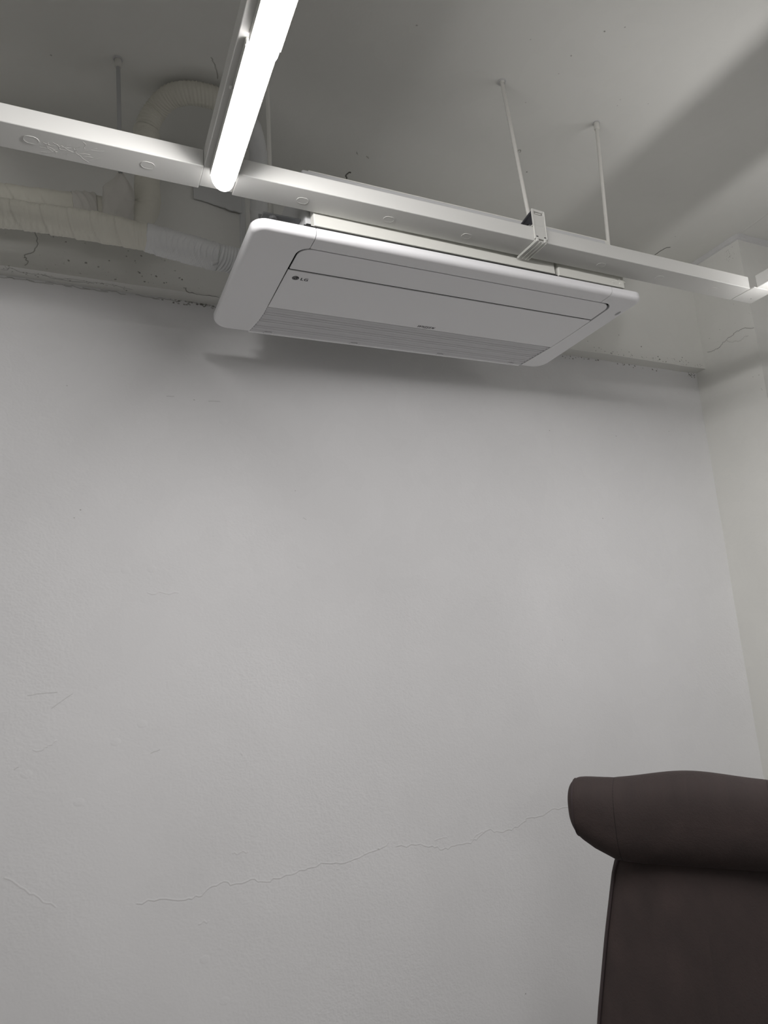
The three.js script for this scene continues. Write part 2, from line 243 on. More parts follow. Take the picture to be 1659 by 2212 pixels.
// ---------------------------------------------------------------- cable raceways
function ovalDisc(len, wid, h) {
  const s = new THREE.Shape(), r = wid / 2, c = len / 2 - r;
  s.absarc(c, 0, r, -Math.PI / 2, Math.PI / 2); s.absarc(-c, 0, r, Math.PI / 2, Math.PI * 1.5);
  const g = new THREE.ExtrudeGeometry(s, { depth: h, bevelEnabled: true, bevelThickness: 0.0004, bevelSize: 0.0006, bevelSegments: 1, curveSegments: 14 });
  g.rotateX(Math.PI / 2); return g;      // lies flat, thickness downward
}
const discGeo = ovalDisc(0.0255, 0.0185, 0.0006);
function ovalRing(len, wid, t, h) {
  const mk = (l, w, S) => { const s = new S(), r = w / 2, c = l / 2 - r; s.absarc(c, 0, r, -Math.PI / 2, Math.PI / 2); s.absarc(-c, 0, r, Math.PI / 2, Math.PI * 1.5); return s; };
  const s = mk(len, wid, THREE.Shape); s.holes.push(mk(len - 2 * t, wid - 2 * t, THREE.Path));
  const g = new THREE.ExtrudeGeometry(s, { depth: h, bevelEnabled: false, curveSegments: 14 }); g.rotateX(Math.PI / 2); return g;
}
const ringGeo = ovalRing(0.0285, 0.0215, 0.0014, 0.0009);
const beamX = (x0, x1, dy = 0, z0 = RZ0, z1 = RZ1) => moved(new RoundedBoxGeometry(x1 - x0, YT - YR, z1 - z0, 3, 0.0022), (x0 + x1) / 2, (YT + YR) / 2 + dy, (z0 + z1) / 2);
function knockout(parent, x, z) { const r = mesh('knockout', ringGeo, M.raceway, parent); r.position.set(x, YR + 0.0002, z); const d = mesh('knockout_disc', discGeo, M.raceway, r); d.position.y = 0.0003; return r; }
{
  const left = thing('cable_raceway', 'white raceway section left of the lit lamp with wrinkled paint', 'raceway', [0, 0, 0]);
  mesh('channel', beamX(-1.45, 0.2285), M.raceway, left);
  for (const x of [-0.530, -0.314, -0.0983, 0.1189]) knockout(left, x, -1.318);
  for (let k = 0; k < 22; k++) {                                  // wrinkled paint on the underside
    const x = -0.085 + 0.105 * rnd(), z = -1.300 - 0.044 * rnd(), pts = []; let a = rnd() * 6.28;
    for (let i = 0, px = x, pz = z; i < 11; i++) { pts.push(new THREE.Vector3(px, YR, Math.max(-1.352, pz))); a += (rnd() - 0.5) * 0.9; px += 0.0034 * Math.cos(a); pz += 0.0020 * Math.sin(a); }
    mesh('paint_wrinkle', new THREE.TubeGeometry(new THREE.CatmullRomCurve3(pts), 30, 0.00026, 5), M.raceway, left);
  }
  const right = thing('cable_raceway', 'long white raceway section in front of the air conditioner', 'raceway', [0, 0, 0]);
  mesh('channel', beamX(0.3022, 1.9020), M.raceway, right);
  for (const x of [0.4582, 0.6769, 0.8966, 1.3399, 1.5624, 1.7865]) knockout(right, x, -1.324);
  const lamp = thing('cable_raceway', 'white raceway branch that carries the lit lamp', 'raceway', [0, 0, 0]);
  mesh('channel', moved(new RoundedBoxGeometry(0.0735, YT - YR, 4.3, 3, 0.0022), 0.2653, (YT + YR) / 2 + 0.0004, RZ1 + 2.15), M.raceway, lamp);
  mesh('tee_joint', moved(new RoundedBoxGeometry(0.0730, YT - YR, 0.066, 2, 0.0012), 0.2653, (YT + YR) / 2 + 0.002, -1.3172), M.raceway, lamp);
  const corner = thing('cable_raceway', 'white raceway branch turning toward the viewer beside the corner column', 'raceway', [0, 0, 0]);
  mesh('channel', moved(new RoundedBoxGeometry(0.0700, YT - YR, 4.3, 3, 0.0022), 1.9520, (YT + YR) / 2, -1.272 + 2.15), M.raceway, corner);
  mesh('corner_plate', moved(new RoundedBoxGeometry(0.0860, 0.0030, 0.0800, 2, 0.001), 1.9455, YR - 0.0008, -1.3105), M.raceway, corner);
  mesh('corner_wall', moved(new RoundedBoxGeometry(0.003, YT - YR, 0.072, 2, 0.001), 1.9860, (YT + YR) / 2, -1.311), M.raceway, corner);
  mesh('corner_back', moved(new RoundedBoxGeometry(0.082, YT - YR, 0.003, 2, 0.001), 1.9455, (YT + YR) / 2, -1.3495), M.raceway, corner);
  mesh('screw', moved(new THREE.CylinderGeometry(0.002, 0.002, 0.0012, 12), 1.958, YR - 0.0026, -1.326), M.steel, corner);
  const far = thing('cable_raceway', 'white raceway carrying the left lamp row outside the frame', 'raceway', [0, 0, 0]);
  mesh('channel', moved(new RoundedBoxGeometry(0.0735, YT - YR, 6.5, 3, 0.0022), ROWS[0], (YT + YR) / 2, RZ1 + 3.25), M.raceway, far);
}

// ---------------------------------------------------------------- clamp with strap round the raceway
{
  const t = thing('hanger_clamp', 'aluminium strap clamp with dark corner bracket hanging the long raceway', 'clamp', [1.0985, YR, RZ1]);
  const plate = new THREE.Shape(); plate.moveTo(-0.019, 0.004); plate.lineTo(0.019, 0.004); plate.lineTo(0.0195, 0.0885); plate.lineTo(-0.0185, 0.0905); plate.closePath();
  const slot = new THREE.Path(); slot.moveTo(-0.0145, 0.0745); slot.lineTo(0.0155, 0.0735); slot.lineTo(0.0155, 0.0830); slot.lineTo(-0.0145, 0.0845); slot.closePath(); plate.holes.push(slot);
  mesh('front_strap', moved(new THREE.ExtrudeGeometry(plate, { depth: 0.0035, bevelEnabled: true, bevelThickness: 0.0008, bevelSize: 0.0006, bevelSegments: 2 }), 0, 0, 0.0015), M.alu, t);
  for (const s of [-1, 1]) mesh('strap_flange', moved(new RoundedBoxGeometry(0.0022, 0.082, 0.006, 2, 0.0006), s * 0.0188, 0.046, 0.004), M.alu, t);
  mesh('slot_tongue', moved(new RoundedBoxGeometry(0.019, 0.0042, 0.003, 2, 0.0008), 0.0005, 0.0795, 0.0028), M.alu, t);
  for (const s of [-1, 1]) { mesh('hinge_lug', moved(new RoundedBoxGeometry(0.0065, 0.011, 0.006, 2, 0.0012), s * 0.0125, 0.0015, 0.0045), M.alu, t); mesh('hinge_slot', moved(new THREE.BoxGeometry(0.0055, 0.0022, 0.001), s * 0.0125, 0.0095, 0.0062), M.dark, t); }
  mesh('bottom_strap', moved(new RoundedBoxGeometry(0.039, 0.003, 0.083, 2, 0.0008), 0, -0.0022, -0.0375), M.alu, t);
  for (const x of [-0.0165, -0.0045, 0.0065, 0.0165]) mesh('strap_rib', moved(new RoundedBoxGeometry(0.0028, 0.0024, 0.081, 2, 0.0008), x, -0.0044, -0.0375), M.alu, t);
  const tri = new THREE.Shape(); tri.moveTo(-0.050, 0.0405); tri.lineTo(0.006, 0.0405); tri.lineTo(0.006, 0.102); tri.lineTo(0.0, 0.104); tri.closePath();
  mesh('corner_bracket', moved(new THREE.ExtrudeGeometry(tri, { depth: 0.003, bevelEnabled: true, bevelThickness: 0.0006, bevelSize: 0.0006, bevelSegments: 1 }), 0, 0, -0.030), M.darkSteel, t);
  const rim = new RoundedBoxGeometry(0.0035, 0.080, 0.012, 2, 0.001); rim.rotateZ(-0.668); mesh('bracket_rim', moved(rim, -0.0255, 0.0720, -0.025), M.darkSteel, t);
  const bolt = new THREE.CylinderGeometry(0.0062, 0.0075, 0.005, 20); bolt.rotateX(Math.PI / 2); mesh('bolt', moved(bolt, -0.009, 0.0560, -0.0245), M.steel, t);
  const wsh = new THREE.CylinderGeometry(0.0105, 0.0105, 0.0012, 24); wsh.rotateX(Math.PI / 2); mesh('washer', moved(wsh, -0.009, 0.0560, -0.0265), M.dark, t);
  mesh('top_saddle', moved(new RoundedBoxGeometry(0.034, 0.003, 0.085, 2, 0.0008), -0.0055, 0.0425, -0.036), M.alu, t);
}

// ---------------------------------------------------------------- threaded hanger rods
function rod(a, b, label, mat, sleeve, r = 0.0056) {
  const A = new THREE.Vector3(...a), B = new THREE.Vector3(...b), L = A.distanceTo(B);
  const t = thing('hanger_rod', label, 'rod', a, null);
  t.quaternion.setFromUnitVectors(new THREE.Vector3(0, -1, 0), B.clone().sub(A).normalize());
  mesh('shaft', moved(new THREE.CylinderGeometry(r, r, L, 18), 0, -L / 2, 0), mat, t);
  if (sleeve) mesh('anchor_sleeve', moved(new THREE.LatheGeometry([[0, 0.006], [r + 0.0035, 0.006], [r + 0.0035, -0.022], [r + 0.0024, -0.026], [r + 0.001, -0.026], [0, -0.026]].map((p) => new THREE.Vector2(...p)).reverse(), 22), 0, 0, 0), M.rodPaint, t);
  else mesh('anchor_sleeve', moved(new THREE.LatheGeometry([[0, 0.004], [r + 0.003, 0.004], [r + 0.003, -0.003], [0, -0.003]].map((p) => new THREE.Vector2(...p)).reverse(), 22), 0, 0, 0), M.rodPaint, t);
  const ring = new THREE.TorusGeometry(r + 0.0052, 0.0022, 8, 26); ring.rotateX(Math.PI / 2); mesh('ceiling_ring', moved(ring, 0, -0.001, 0), M.plaster, t);
  return t;
}
rod([0.0757, CEIL, -1.699], [0.085, 2.685, -1.708], 'grey threaded rod holding the wrapped hose left of the lamp', M.rodDark, true);
rod([0.417, CEIL, -1.43], [0.4135, 2.437, -1.43], 'thin rod at the left end of the air conditioner', M.rodPaint, false, 0.0052);
rod([1.1269, CEIL, -1.398], [1.1385, 2.535, -1.362], 'pale rod above the strap clamp, taller of the two right rods', M.rodPaint, false);
rod([1.514, CEIL, -1.4297], [1.487, 2.470, -1.434], 'pale rod at the right end of the air conditioner', M.rodPaint, true);

// ---------------------------------------------------------------- air conditioner
{
  const ac = thing('air_conditioner', 'white one-way ceiling cassette air conditioner hanging below the concrete beam', 'air conditioner', [0.93271, 2.35009, -1.59782]);
  ac.rotation.set(-0.01777, 0.01379, 0.01171, 'YXZ');
  const HW = 0.59, HD = 0.25, T = 0.022;
  // solid panel with a bull-nosed rim: loops of a rounded rectangle
  function loop(inset, y) {
    const pts = [], rs = [0.034, 0.048, 0.048, 0.034], cs = [[1, 1], [1, -1], [-1, -1], [-1, 1]];
    cs.forEach(([sx, sz], q) => { const r = Math.max(0.004, rs[q] - inset), cx = sx * (HW - inset - r), cz = sz * (HD - inset - r); for (let k = 0; k <= 12; k++) { const a = Math.PI / 2 * (1 - q) - k / 12 * Math.PI / 2; pts.push([cx + r * Math.cos(a), y, cz + r * Math.sin(a), Math.cos(a), Math.sin(a)]); } });
    return pts;
  }
  const prof = [[0, T, 1, 0], [0, 0.012, 1, 0]]; for (let k = 1; k <= 10; k++) { const a = k / 10 * Math.PI / 2; prof.push([0.014 * (1 - Math.cos(a)), 0.012 * (1 - Math.sin(a)), Math.cos(a), -Math.sin(a)]); }
  const pos = [], nor = [], uv = [], idx = [];
  prof.forEach(([ins, y, nr, ny]) => loop(ins, y).forEach(([x, yy, z, ca, sa]) => { pos.push(x, yy, z); nor.push(ca * nr, ny, sa * nr); uv.push(x, z); }));
  const N = loop(0, 0).length;
  for (let r = 0; r < prof.length - 1; r++) for (let k = 0; k < N; k++) { const a = r * N + k, b = r * N + (k + 1) % N, c = a + N, d = b + N; idx.push(a, b, c, b, d, c); }
  const cap = (row, y, ny, flip) => { const base = pos.length / 3; const L = loop(prof[row][0], prof[row][1]); L.forEach(([x, yy, z]) => { pos.push(x, yy, z); nor.push(0, ny, 0); uv.push(x, z); }); pos.push(0, y, 0); nor.push(0, ny, 0); uv.push(0, 0); const c = pos.length / 3 - 1; for (let k = 0; k < N; k++) { const a = base + k, b = base + (k + 1) % N; flip ? idx.push(a, c, b) : idx.push(a, b, c); } };
  cap(0, T, 1, false); cap(prof.length - 1, 0, -1, true);
  let plate = new THREE.BufferGeometry();
  plate.setAttribute('position', new THREE.Float32BufferAttribute(pos, 3)); plate.setAttribute('normal', new THREE.Float32BufferAttribute(nor, 3)); plate.setAttribute('uv', new THREE.Float32BufferAttribute(uv, 2)); plate.setIndex(idx);
  { // wind the faces outward
    const p = plate.attributes.position, n = plate.attributes.normal, I = plate.index.array, A = new THREE.Vector3(), B = new THREE.Vector3(), Cc = new THREE.Vector3(), Nn = new THREE.Vector3();
    for (let f = 0; f < I.length; f += 3) { A.fromBufferAttribute(p, I[f]); B.fromBufferAttribute(p, I[f + 1]); Cc.fromBufferAttribute(p, I[f + 2]); Nn.set(0, 0, 0); for (let k = 0; k < 3; k++) Nn.add(new THREE.Vector3().fromBufferAttribute(n, I[f + k])); B.sub(A); Cc.sub(A); if (B.cross(Cc).dot(Nn) < 0) { const t = I[f + 1]; I[f + 1] = I[f + 2]; I[f + 2] = t; } }
  }
  const ev = new Evaluator(); ev.attributes = ['position', 'normal', 'uv']; ev.useGroups = false;
  const plateBrush = new Brush(plate); plateBrush.updateMatrixWorld();
  const cut = (poly, y0 = -0.01, y1 = 0.06) => {                    // the piece of the plate over a polygon in x, z
    const s = new THREE.Shape(poly.map(([x, z]) => new THREE.Vector2(x, -z)));
    const g = new THREE.ExtrudeGeometry(s, { depth: y1 - y0, bevelEnabled: false }); g.rotateX(-Math.PI / 2); g.translate(0, y0, 0);
    const b = new Brush(g); b.updateMatrixWorld(); return ev.evaluate(plateBrush, b, INTERSECTION).geometry;
  };
  const arc = (cx, cz, r, a0, a1, n = 8) => Array.from({ length: n + 1 }, (_, k) => { const a = a0 + (a1 - a0) * k / n; return [cx + r * Math.cos(a), cz + r * Math.sin(a)]; });
  const g = 0.0009, PI = Math.PI;
  // seam lines: left cap, right cap, front strip, vane, inlet panel
  const LS = [[-0.4655, 0.103], [-0.4655, -0.130], [-0.4690, -0.175], [-0.4760, -0.220], [-0.4850, -0.27]], RS = [[0.5145, 0.103], [0.5150, 0.02], [0.5105, -0.092], [0.4940, -0.240], [0.4905, -0.27]];
  const off = (L, d) => L.map(([x, z]) => [x + d, z]);
  const VR = 0.034, vz1 = 0.1985, vz0 = 0.1045;                       // vane opening
  const leftCap = [[-0.7, 0.3], [-0.4415 - g, 0.3], [-0.4415 - g, vz1 + 0.0022], ...arc(-0.4655 + VR - 0.0022, vz1 - VR + 0.0022, VR, PI / 2, PI, 8).filter(([x]) => x < -0.4417), ...off(LS, -0.0024).slice(0, 1), ...off(LS, -g).slice(1), [-0.7, -0.3]];
  mesh('left_cap', cut(leftCap), M.plastic, ac);
  const rightCap = [[0.7, 0.3], [0.4635 + g, 0.3], [0.4635 + g, vz1 + 0.0022], ...arc(0.5145 - VR + 0.0022, vz1 - VR + 0.0022, VR, PI / 2, 0, 8).filter(([x]) => x > 0.4637), ...off(RS, 0.0026).slice(0, 1), ...off(RS, g).slice(1), [0.7, -0.3]];
  mesh('right_cap', cut(rightCap), M.plastic, ac);
  mesh('front_strip', cut([[-0.4415 + g, 0.3], [0.4635 - g, 0.3], [0.4635 - g, vz1 + 0.0022], [-0.4415 + g, vz1 + 0.0022]]), M.plastic, ac);
  const vane = [[-0.4628, vz0], ...arc(-0.4628 + VR, vz1 - VR - 0.0024, VR, PI, PI / 2, 10), ...arc(0.5105 - VR, vz1 - VR - 0.0024, VR, PI / 2, 0, 10), [0.5105, vz0]];
  const vm = mesh('air_vane', cut(vane, -0.01, 0.0030), M.plastic, ac); vm.position.y = 0.0006;
  const iz = vz0 - 0.0072, sz = -0.0915;
  const inlet = mesh('inlet_panel', cut([[-0.4655 + g, iz], [0.5145 - g, iz], ...off(RS, -g).slice(1, 2), [0.5105 - g, sz], [-0.4655 + g, sz]], -0.01, 0.0026), M.plastic, ac);
  mesh('panel_lip', moved(new RoundedBoxGeometry(0.978, 0.0034, 0.0022, 3, 0.0010), 0.0245, 0.0018, iz + 0.0002), M.plastic, inlet);
  const rear = mesh('rear_rim', moved(new RoundedBoxGeometry(0.974, 0.020, 0.0120, 4, 0.0034), 0.0045, 0.0102, -0.2455), M.plastic, ac);
  for (const x of [-0.4250, -0.1486, 0.1629, 0.4492]) mesh('release_tab', moved(new RoundedBoxGeometry(0.024, 0.004, 0.0095, 3, 0.0016), x, 0.0008, -0.2400), M.louvre, rear);
  mesh('outlet_recess', moved(new THREE.BoxGeometry(0.992, 0.008, 0.108), 0.0245, 0.0160, 0.150), M.dark, ac);
  mesh('recess_tray', moved(new THREE.BoxGeometry(0.962, 0.005, 0.140), 0.012, 0.0190, -0.165), M.gasket, ac);
  // louvre slats: each is recessed at the front and comes flush at its rear edge
  const zEnd = -0.2392, n = 11, pitch = (sz - 0.001 - zEnd) / n;
  const seam = (S, z) => { for (let k = 0; k < S.length - 1; k++) if (z <= S[k][1] && z >= S[k + 1][1]) return S[k][0] + (S[k + 1][0] - S[k][0]) * (S[k][1] - z) / (S[k][1] - S[k + 1][1]); return S[S.length - 1][0]; };
  for (let k = 0; k < n; k++) {
    const za = sz - 0.0012 - k * pitch, zb = za - pitch, zm = (za + zb) / 2, x0 = seam(LS, zm) + 0.0012, x1 = seam(RS, zm) - 0.0016;
    const s = new THREE.Shape(); s.moveTo(-(za - 0.0062), 0.0046); s.quadraticCurveTo(-(za - 0.60 * pitch), 0.0028, -(zb + 0.0022), 0.0012); s.quadraticCurveTo(-(zb + 0.0006), 0.0000, -zb, 0.0014); s.lineTo(-(zb + 0.0004), 0.0026); s.lineTo(-(za - 0.0066), 0.0064); s.lineTo(-(za - 0.0062), 0.0060); s.closePath();
    const e = new THREE.ExtrudeGeometry(s, { depth: x1 - x0, bevelEnabled: false, curveSegments: 7 }); e.rotateY(PI / 2); e.translate(x0, 0, 0);
    mesh('louvre_slat', toCreasedNormals(e, 0.9), M.louvre, ac);
  }
  // infrared receiver window on the right cap
  { const e = new THREE.CylinderGeometry(1, 1, 0.0014, 28); e.scale(0.0052, 1, 0.0125); const s = mesh('sensor_window', moved(e, 0.5655, -0.0002, 0.1625), M.printPale, ac); const e2 = new THREE.TorusGeometry(1, 0.14, 8, 30); e2.rotateX(PI / 2); e2.scale(0.0056, 0.006, 0.0130); mesh('sensor_rim', moved(e2, 0.5655, -0.0002, 0.1625), M.plastic, s); }
  // print on the inlet panel: round emblem, two-letter mark, word mark
  const flat = (geo) => { geo.rotateX(PI / 2); return geo; };          // letters lie on the underside: up = toward the room
  const font = await new FontLoader().loadAsync('fonts/droid/droid_sans_bold.typeface.json');
  const em = new THREE.Group();
  { const disc = new THREE.CylinderGeometry(0.0090, 0.0090, 0.0005, 40); const d = mesh('emblem', moved(disc, -0.4360, -0.0001, 0.0685), M.print, inlet);
    const line = (pts) => mesh('emblem_line', moved(new THREE.TubeGeometry(new THREE.CatmullRomCurve3(pts.map(([x, y]) => new THREE.Vector3(x, 0, y))), 40, 0.00042, 6), -0.4360, -0.0004, 0.0685), M.printPale, d);
    line(Array.from({ length: 30 }, (_, k) => { const a = PI / 2 + k / 29 * PI * 1.5; return [0.0066 * Math.cos(a), 0.0066 * Math.sin(a)]; }));
    line([[0.0066, 0], [0.005, 0], [0.0035, 0]]); line([[0, 0.0038], [0, 0], [0, -0.0036]]); line([[0, -0.0036], [0.0012, -0.0036], [0.0024, -0.0036]]);
    const eye = new THREE.CylinderGeometry(0.0012, 0.0012, 0.0004, 16); mesh('emblem_dot', moved(eye, -0.4360 - 0.0032, -0.0004, 0.0685 + 0.0030), M.printPale, d); }
  const word = (text, size, x, z, shear, sx) => { const t = new TextGeometry(text, { font, size, depth: 0.0003, curveSegments: 5, bevelEnabled: false }); t.applyMatrix4(new THREE.Matrix4().set(sx, shear, 0, 0, 0, 1, 0, 0, 0, 0, 1, 0, 0, 0, 0, 1)); flat(t); return mesh('lettering', moved(t, x, 0.0001, z), M.print, inlet); };
  word('LG', 0.0116, -0.4232, 0.0618, 0.0, 1.12);
  word('WHISEN', 0.0108, -0.0060, -0.0835, 0.28, 1.0);
  { const pts = Array.from({ length: 20 }, (_, k) => { const a = PI * (1.08 + k / 19 * 0.78); return new THREE.Vector3(0.0235 + 0.0095 * Math.cos(a), 0, -0.0815 + 0.0050 * Math.sin(a)); }); mesh('lettering_swoosh', new THREE.TubeGeometry(new THREE.CatmullRomCurve3(pts), 30, 0.0005, 6), M.print, inlet); }
  // casing above the panel
  const strip = (x0, x1, y0, y1, z0, z1) => moved(new RoundedBoxGeometry(x1 - x0, y1 - y0, z1 - z0, 2, 0.0018), (x0 + x1) / 2, (y0 + y1) / 2, (z0 + z1) / 2);
  const casing = mesh('casing', moved(new RoundedBoxGeometry(0.968, 0.150, 0.415, 2, 0.004), 0.0336, 0.1375, -0.0010), M.sheet, ac);
  mesh('gasket', merge([strip(-0.462, 0.530, 0.0225, 0.0450, -0.205, 0.2260), strip(-0.448, 0.515, 0.0400, 0.0640, -0.205, 0.2060)]), M.gasket, ac);
  mesh('foam_strip', strip(-0.4380, 0.2780, 0.0430, 0.158, 0.2075, 0.2310), M.foam, casing);
  mesh('foam_strip', strip(0.2900, 0.5350, 0.0400, 0.077, 0.2075, 0.2330), M.foam, casing);
  mesh('foam_ledge', strip(0.2900, 0.5300, 0.075, 0.158, 0.2075, 0.2270), M.foam, casing);
  for (let k = 0; k < 9; k++) mesh('foam_chip', (() => { const q = new THREE.DodecahedronGeometry(0.0022 + 0.003 * rnd()); q.scale(1.4, 0.8, 0.35); return moved(q, 0.470 + 0.062 * rnd(), 0.048 + 0.022 * rnd(), 0.2332); })(), M.foam, casing);
  mesh('foam_lip', (() => { const q = new THREE.CylinderGeometry(0.0055, 0.0055, 0.012, 16); q.rotateZ(PI / 2); return moved(q, 0.5370, 0.0640, 0.2260); })(), M.foam, casing);
  mesh('top_board', strip(-0.4320, 0.5400, 0.1580, 0.2180, 0.1800, 0.2020), M.foam, casing);
  for (const s of [-1, 1]) {
    const x0 = s < 0 ? -0.545 : 0.512, x1 = s < 0 ? -0.445 : 0.575;
    const br = mesh('mounting_bracket', merge([strip(x0, x1, 0.0905, 0.0945, 0.137, 0.177), strip(x0, x1, 0.0905, 0.1160, 0.134, 0.137)]), M.steel, casing);
    const nut = new THREE.CylinderGeometry(0.011, 0.011, 0.007, 6); mesh('nut', moved(nut, s < 0 ? -0.5185 : 0.556, 0.0870, 0.166), M.steel, br);
  }
}

// ---------------------------------------------------------------- wrapped pipes
function hose(path, r, segs, ribs, rough, s, u0 = 0, u1 = 1) {
  const cv = new THREE.CatmullRomCurve3(path.map((p) => new THREE.Vector3(...p)), false, 'centripetal'), L = cv.getLength(), R = 44, fr = cv.computeFrenetFrames(segs, false);
  const pos = [], idx = [], uv = [], P = new THREE.Vector3();
  const i0 = Math.round(u0 * segs), i1 = Math.round(u1 * segs);
  for (let i = i0; i <= i1; i++) {
    cv.getPointAt(i / segs, P); const s0 = i / segs * L, N = fr.normals[i], B = fr.binormals[i];
    const endFade = Math.min(1, (i - i0) / 3, (i1 - i) / 3);
    for (let j = 0; j <= R; j++) {
      const a = j / R * Math.PI * 2, rr = (r(s0 / L, a, s0) + ribs(s0, a) + rough * (fbm(s0 * 60, Math.cos(a) * 3 + Math.sin(a) * 2 + 7, s, 3) - 0.5)) - (1 - endFade) * 0.0015;
      pos.push(P.x + rr * (N.x * Math.cos(a) + B.x * Math.sin(a)), P.y + rr * (N.y * Math.cos(a) + B.y * Math.sin(a)), P.z + rr * (N.z * Math.cos(a) + B.z * Math.sin(a))); uv.push(s0, a * 0.035);
    }
  }
  for (let i = 0; i < i1 - i0; i++) for (let j = 0; j < R; j++) { const a = i * (R + 1) + j, b = a + R + 1; idx.push(a, a + 1, b, b, a + 1, b + 1); }
  for (const [row, flip] of [[0, 0], [i1 - i0, 1]]) { const c = pos.length / 3; cv.getPointAt((row ? i1 : i0) / segs, P); pos.push(P.x, P.y, P.z); uv.push(0, 0); for (let j = 0; j < R; j++) { const a = row * (R + 1) + j; flip ? idx.push(a, a + 1, c) : idx.push(a + 1, a, c); } }
  const g = new THREE.BufferGeometry(); g.setAttribute('position', new THREE.Float32BufferAttribute(pos, 3)); g.setAttribute('uv', new THREE.Float32BufferAttribute(uv, 2)); g.setIndex(idx); g.computeVertexNormals(); return g;
}
// spiral tape: each turn overlaps the last by a small step, with fine creases drawn along the turn
const lapped = (pitch, slant, step, fine, k) => (s, a) => { const t = s / pitch + slant * Math.sin(a + k) * 0.5 + 0.25 * vnoise(s * 9, Math.cos(a) + 2, k), f = t - Math.floor(t); return step * (1 - Math.min(1, f / 0.06) * 0 - f) + fine * ((vnoise(t * pitch * 330, 3 + Math.cos(a) * 1.1, k + 1) - 0.5) + 0.7 * (vnoise(t * pitch * 900, 3 + Math.sin(a) * 1.3, k + 2) - 0.5)); };
const plus = (f, g) => (s, a) => f(s, a) + g(s, a);
const ridge = (t, sharp) => Math.pow(0.5 + 0.5 * Math.sin(t), sharp);
{
  const t = thing('refrigerant_pipe', 'thick pipe in ribbed cream tape entering the air conditioner from the left', 'pipe');
  const path = [[-0.95, 2.485, -1.70], [-0.45, 2.490, -1.70], [-0.187, 2.499, -1.70], [-0.083, 2.504, -1.70], [0.025, 2.507, -1.70], [0.142, 2.5015, -1.70], [0.244, 2.490, -1.70], [0.328, 2.4805, -1.70], [0.380, 2.478, -1.70], [0.475, 2.474, -1.70]];
  const total = 1.428, at = (x) => (x + 0.95) / total;
  mesh('ribbed_tape', hose(path, (u, a, s) => 0.0345 + 0.0015 * Math.sin(s * 21) + 0.001 * Math.sin(s * 9 + a), 1000, plus(lapped(0.058, 0.45, 0.0022, 0.0016, 5), (s, a) => 0.0010 * ridge((s + 0.010 * Math.sin(a + 0.6)) * 520, 1.2) * Math.max(0, Math.min(1, (1.05 - s) / 0.35))), 0.0010, 91, 0, at(0.155)), M.vinylOld, t);
  mesh('smooth_tape', hose(path, (u, a, s) => 0.0355 + 0.0012 * Math.sin(s * 17), 1000, plus(lapped(0.062, -0.9, 0.0024, 0.0005, 15), (s, a) => 0.0016 * ridge((s - 0.036 * Math.sin(a + 1.2) + 0.006 * vnoise(s * 14, Math.cos(a) + 2, 6)) * 420, 9) * (vnoise(s * 30, Math.sin(a) + 4, 16) > 0.45 ? 1 : 0.2)), 0.0006, 92, at(0.150), at(0.338)), M.vinylNew, t);
  mesh('bunched_tape', hose(path, (u, a, s) => 0.0335, 1000, (s, a) => 0.0028 * ridge((s + 0.010 * Math.sin(a + 2) + 0.008 * vnoise(s * 26, Math.cos(a) * 1.4 + 3, 8)) * 760, 2.5), 0.0030, 93, at(0.332), at(0.412)), M.vinylNew, t);
  mesh('pipe_end', hose(path, () => 0.030, 1000, (s, a) => 0.001 * ridge(s * 420 + 3 * Math.sin(a), 3), 0.001, 94, at(0.405), 1), M.vinylNew, t);
  mesh('tape_end', (() => { const q = new RoundedBoxGeometry(0.020, 0.012, 0.012, 2, 0.004); q.rotateZ(0.5); return moved(q, 0.322, 2.450, -1.682); })(), M.vinylNew, t);
}
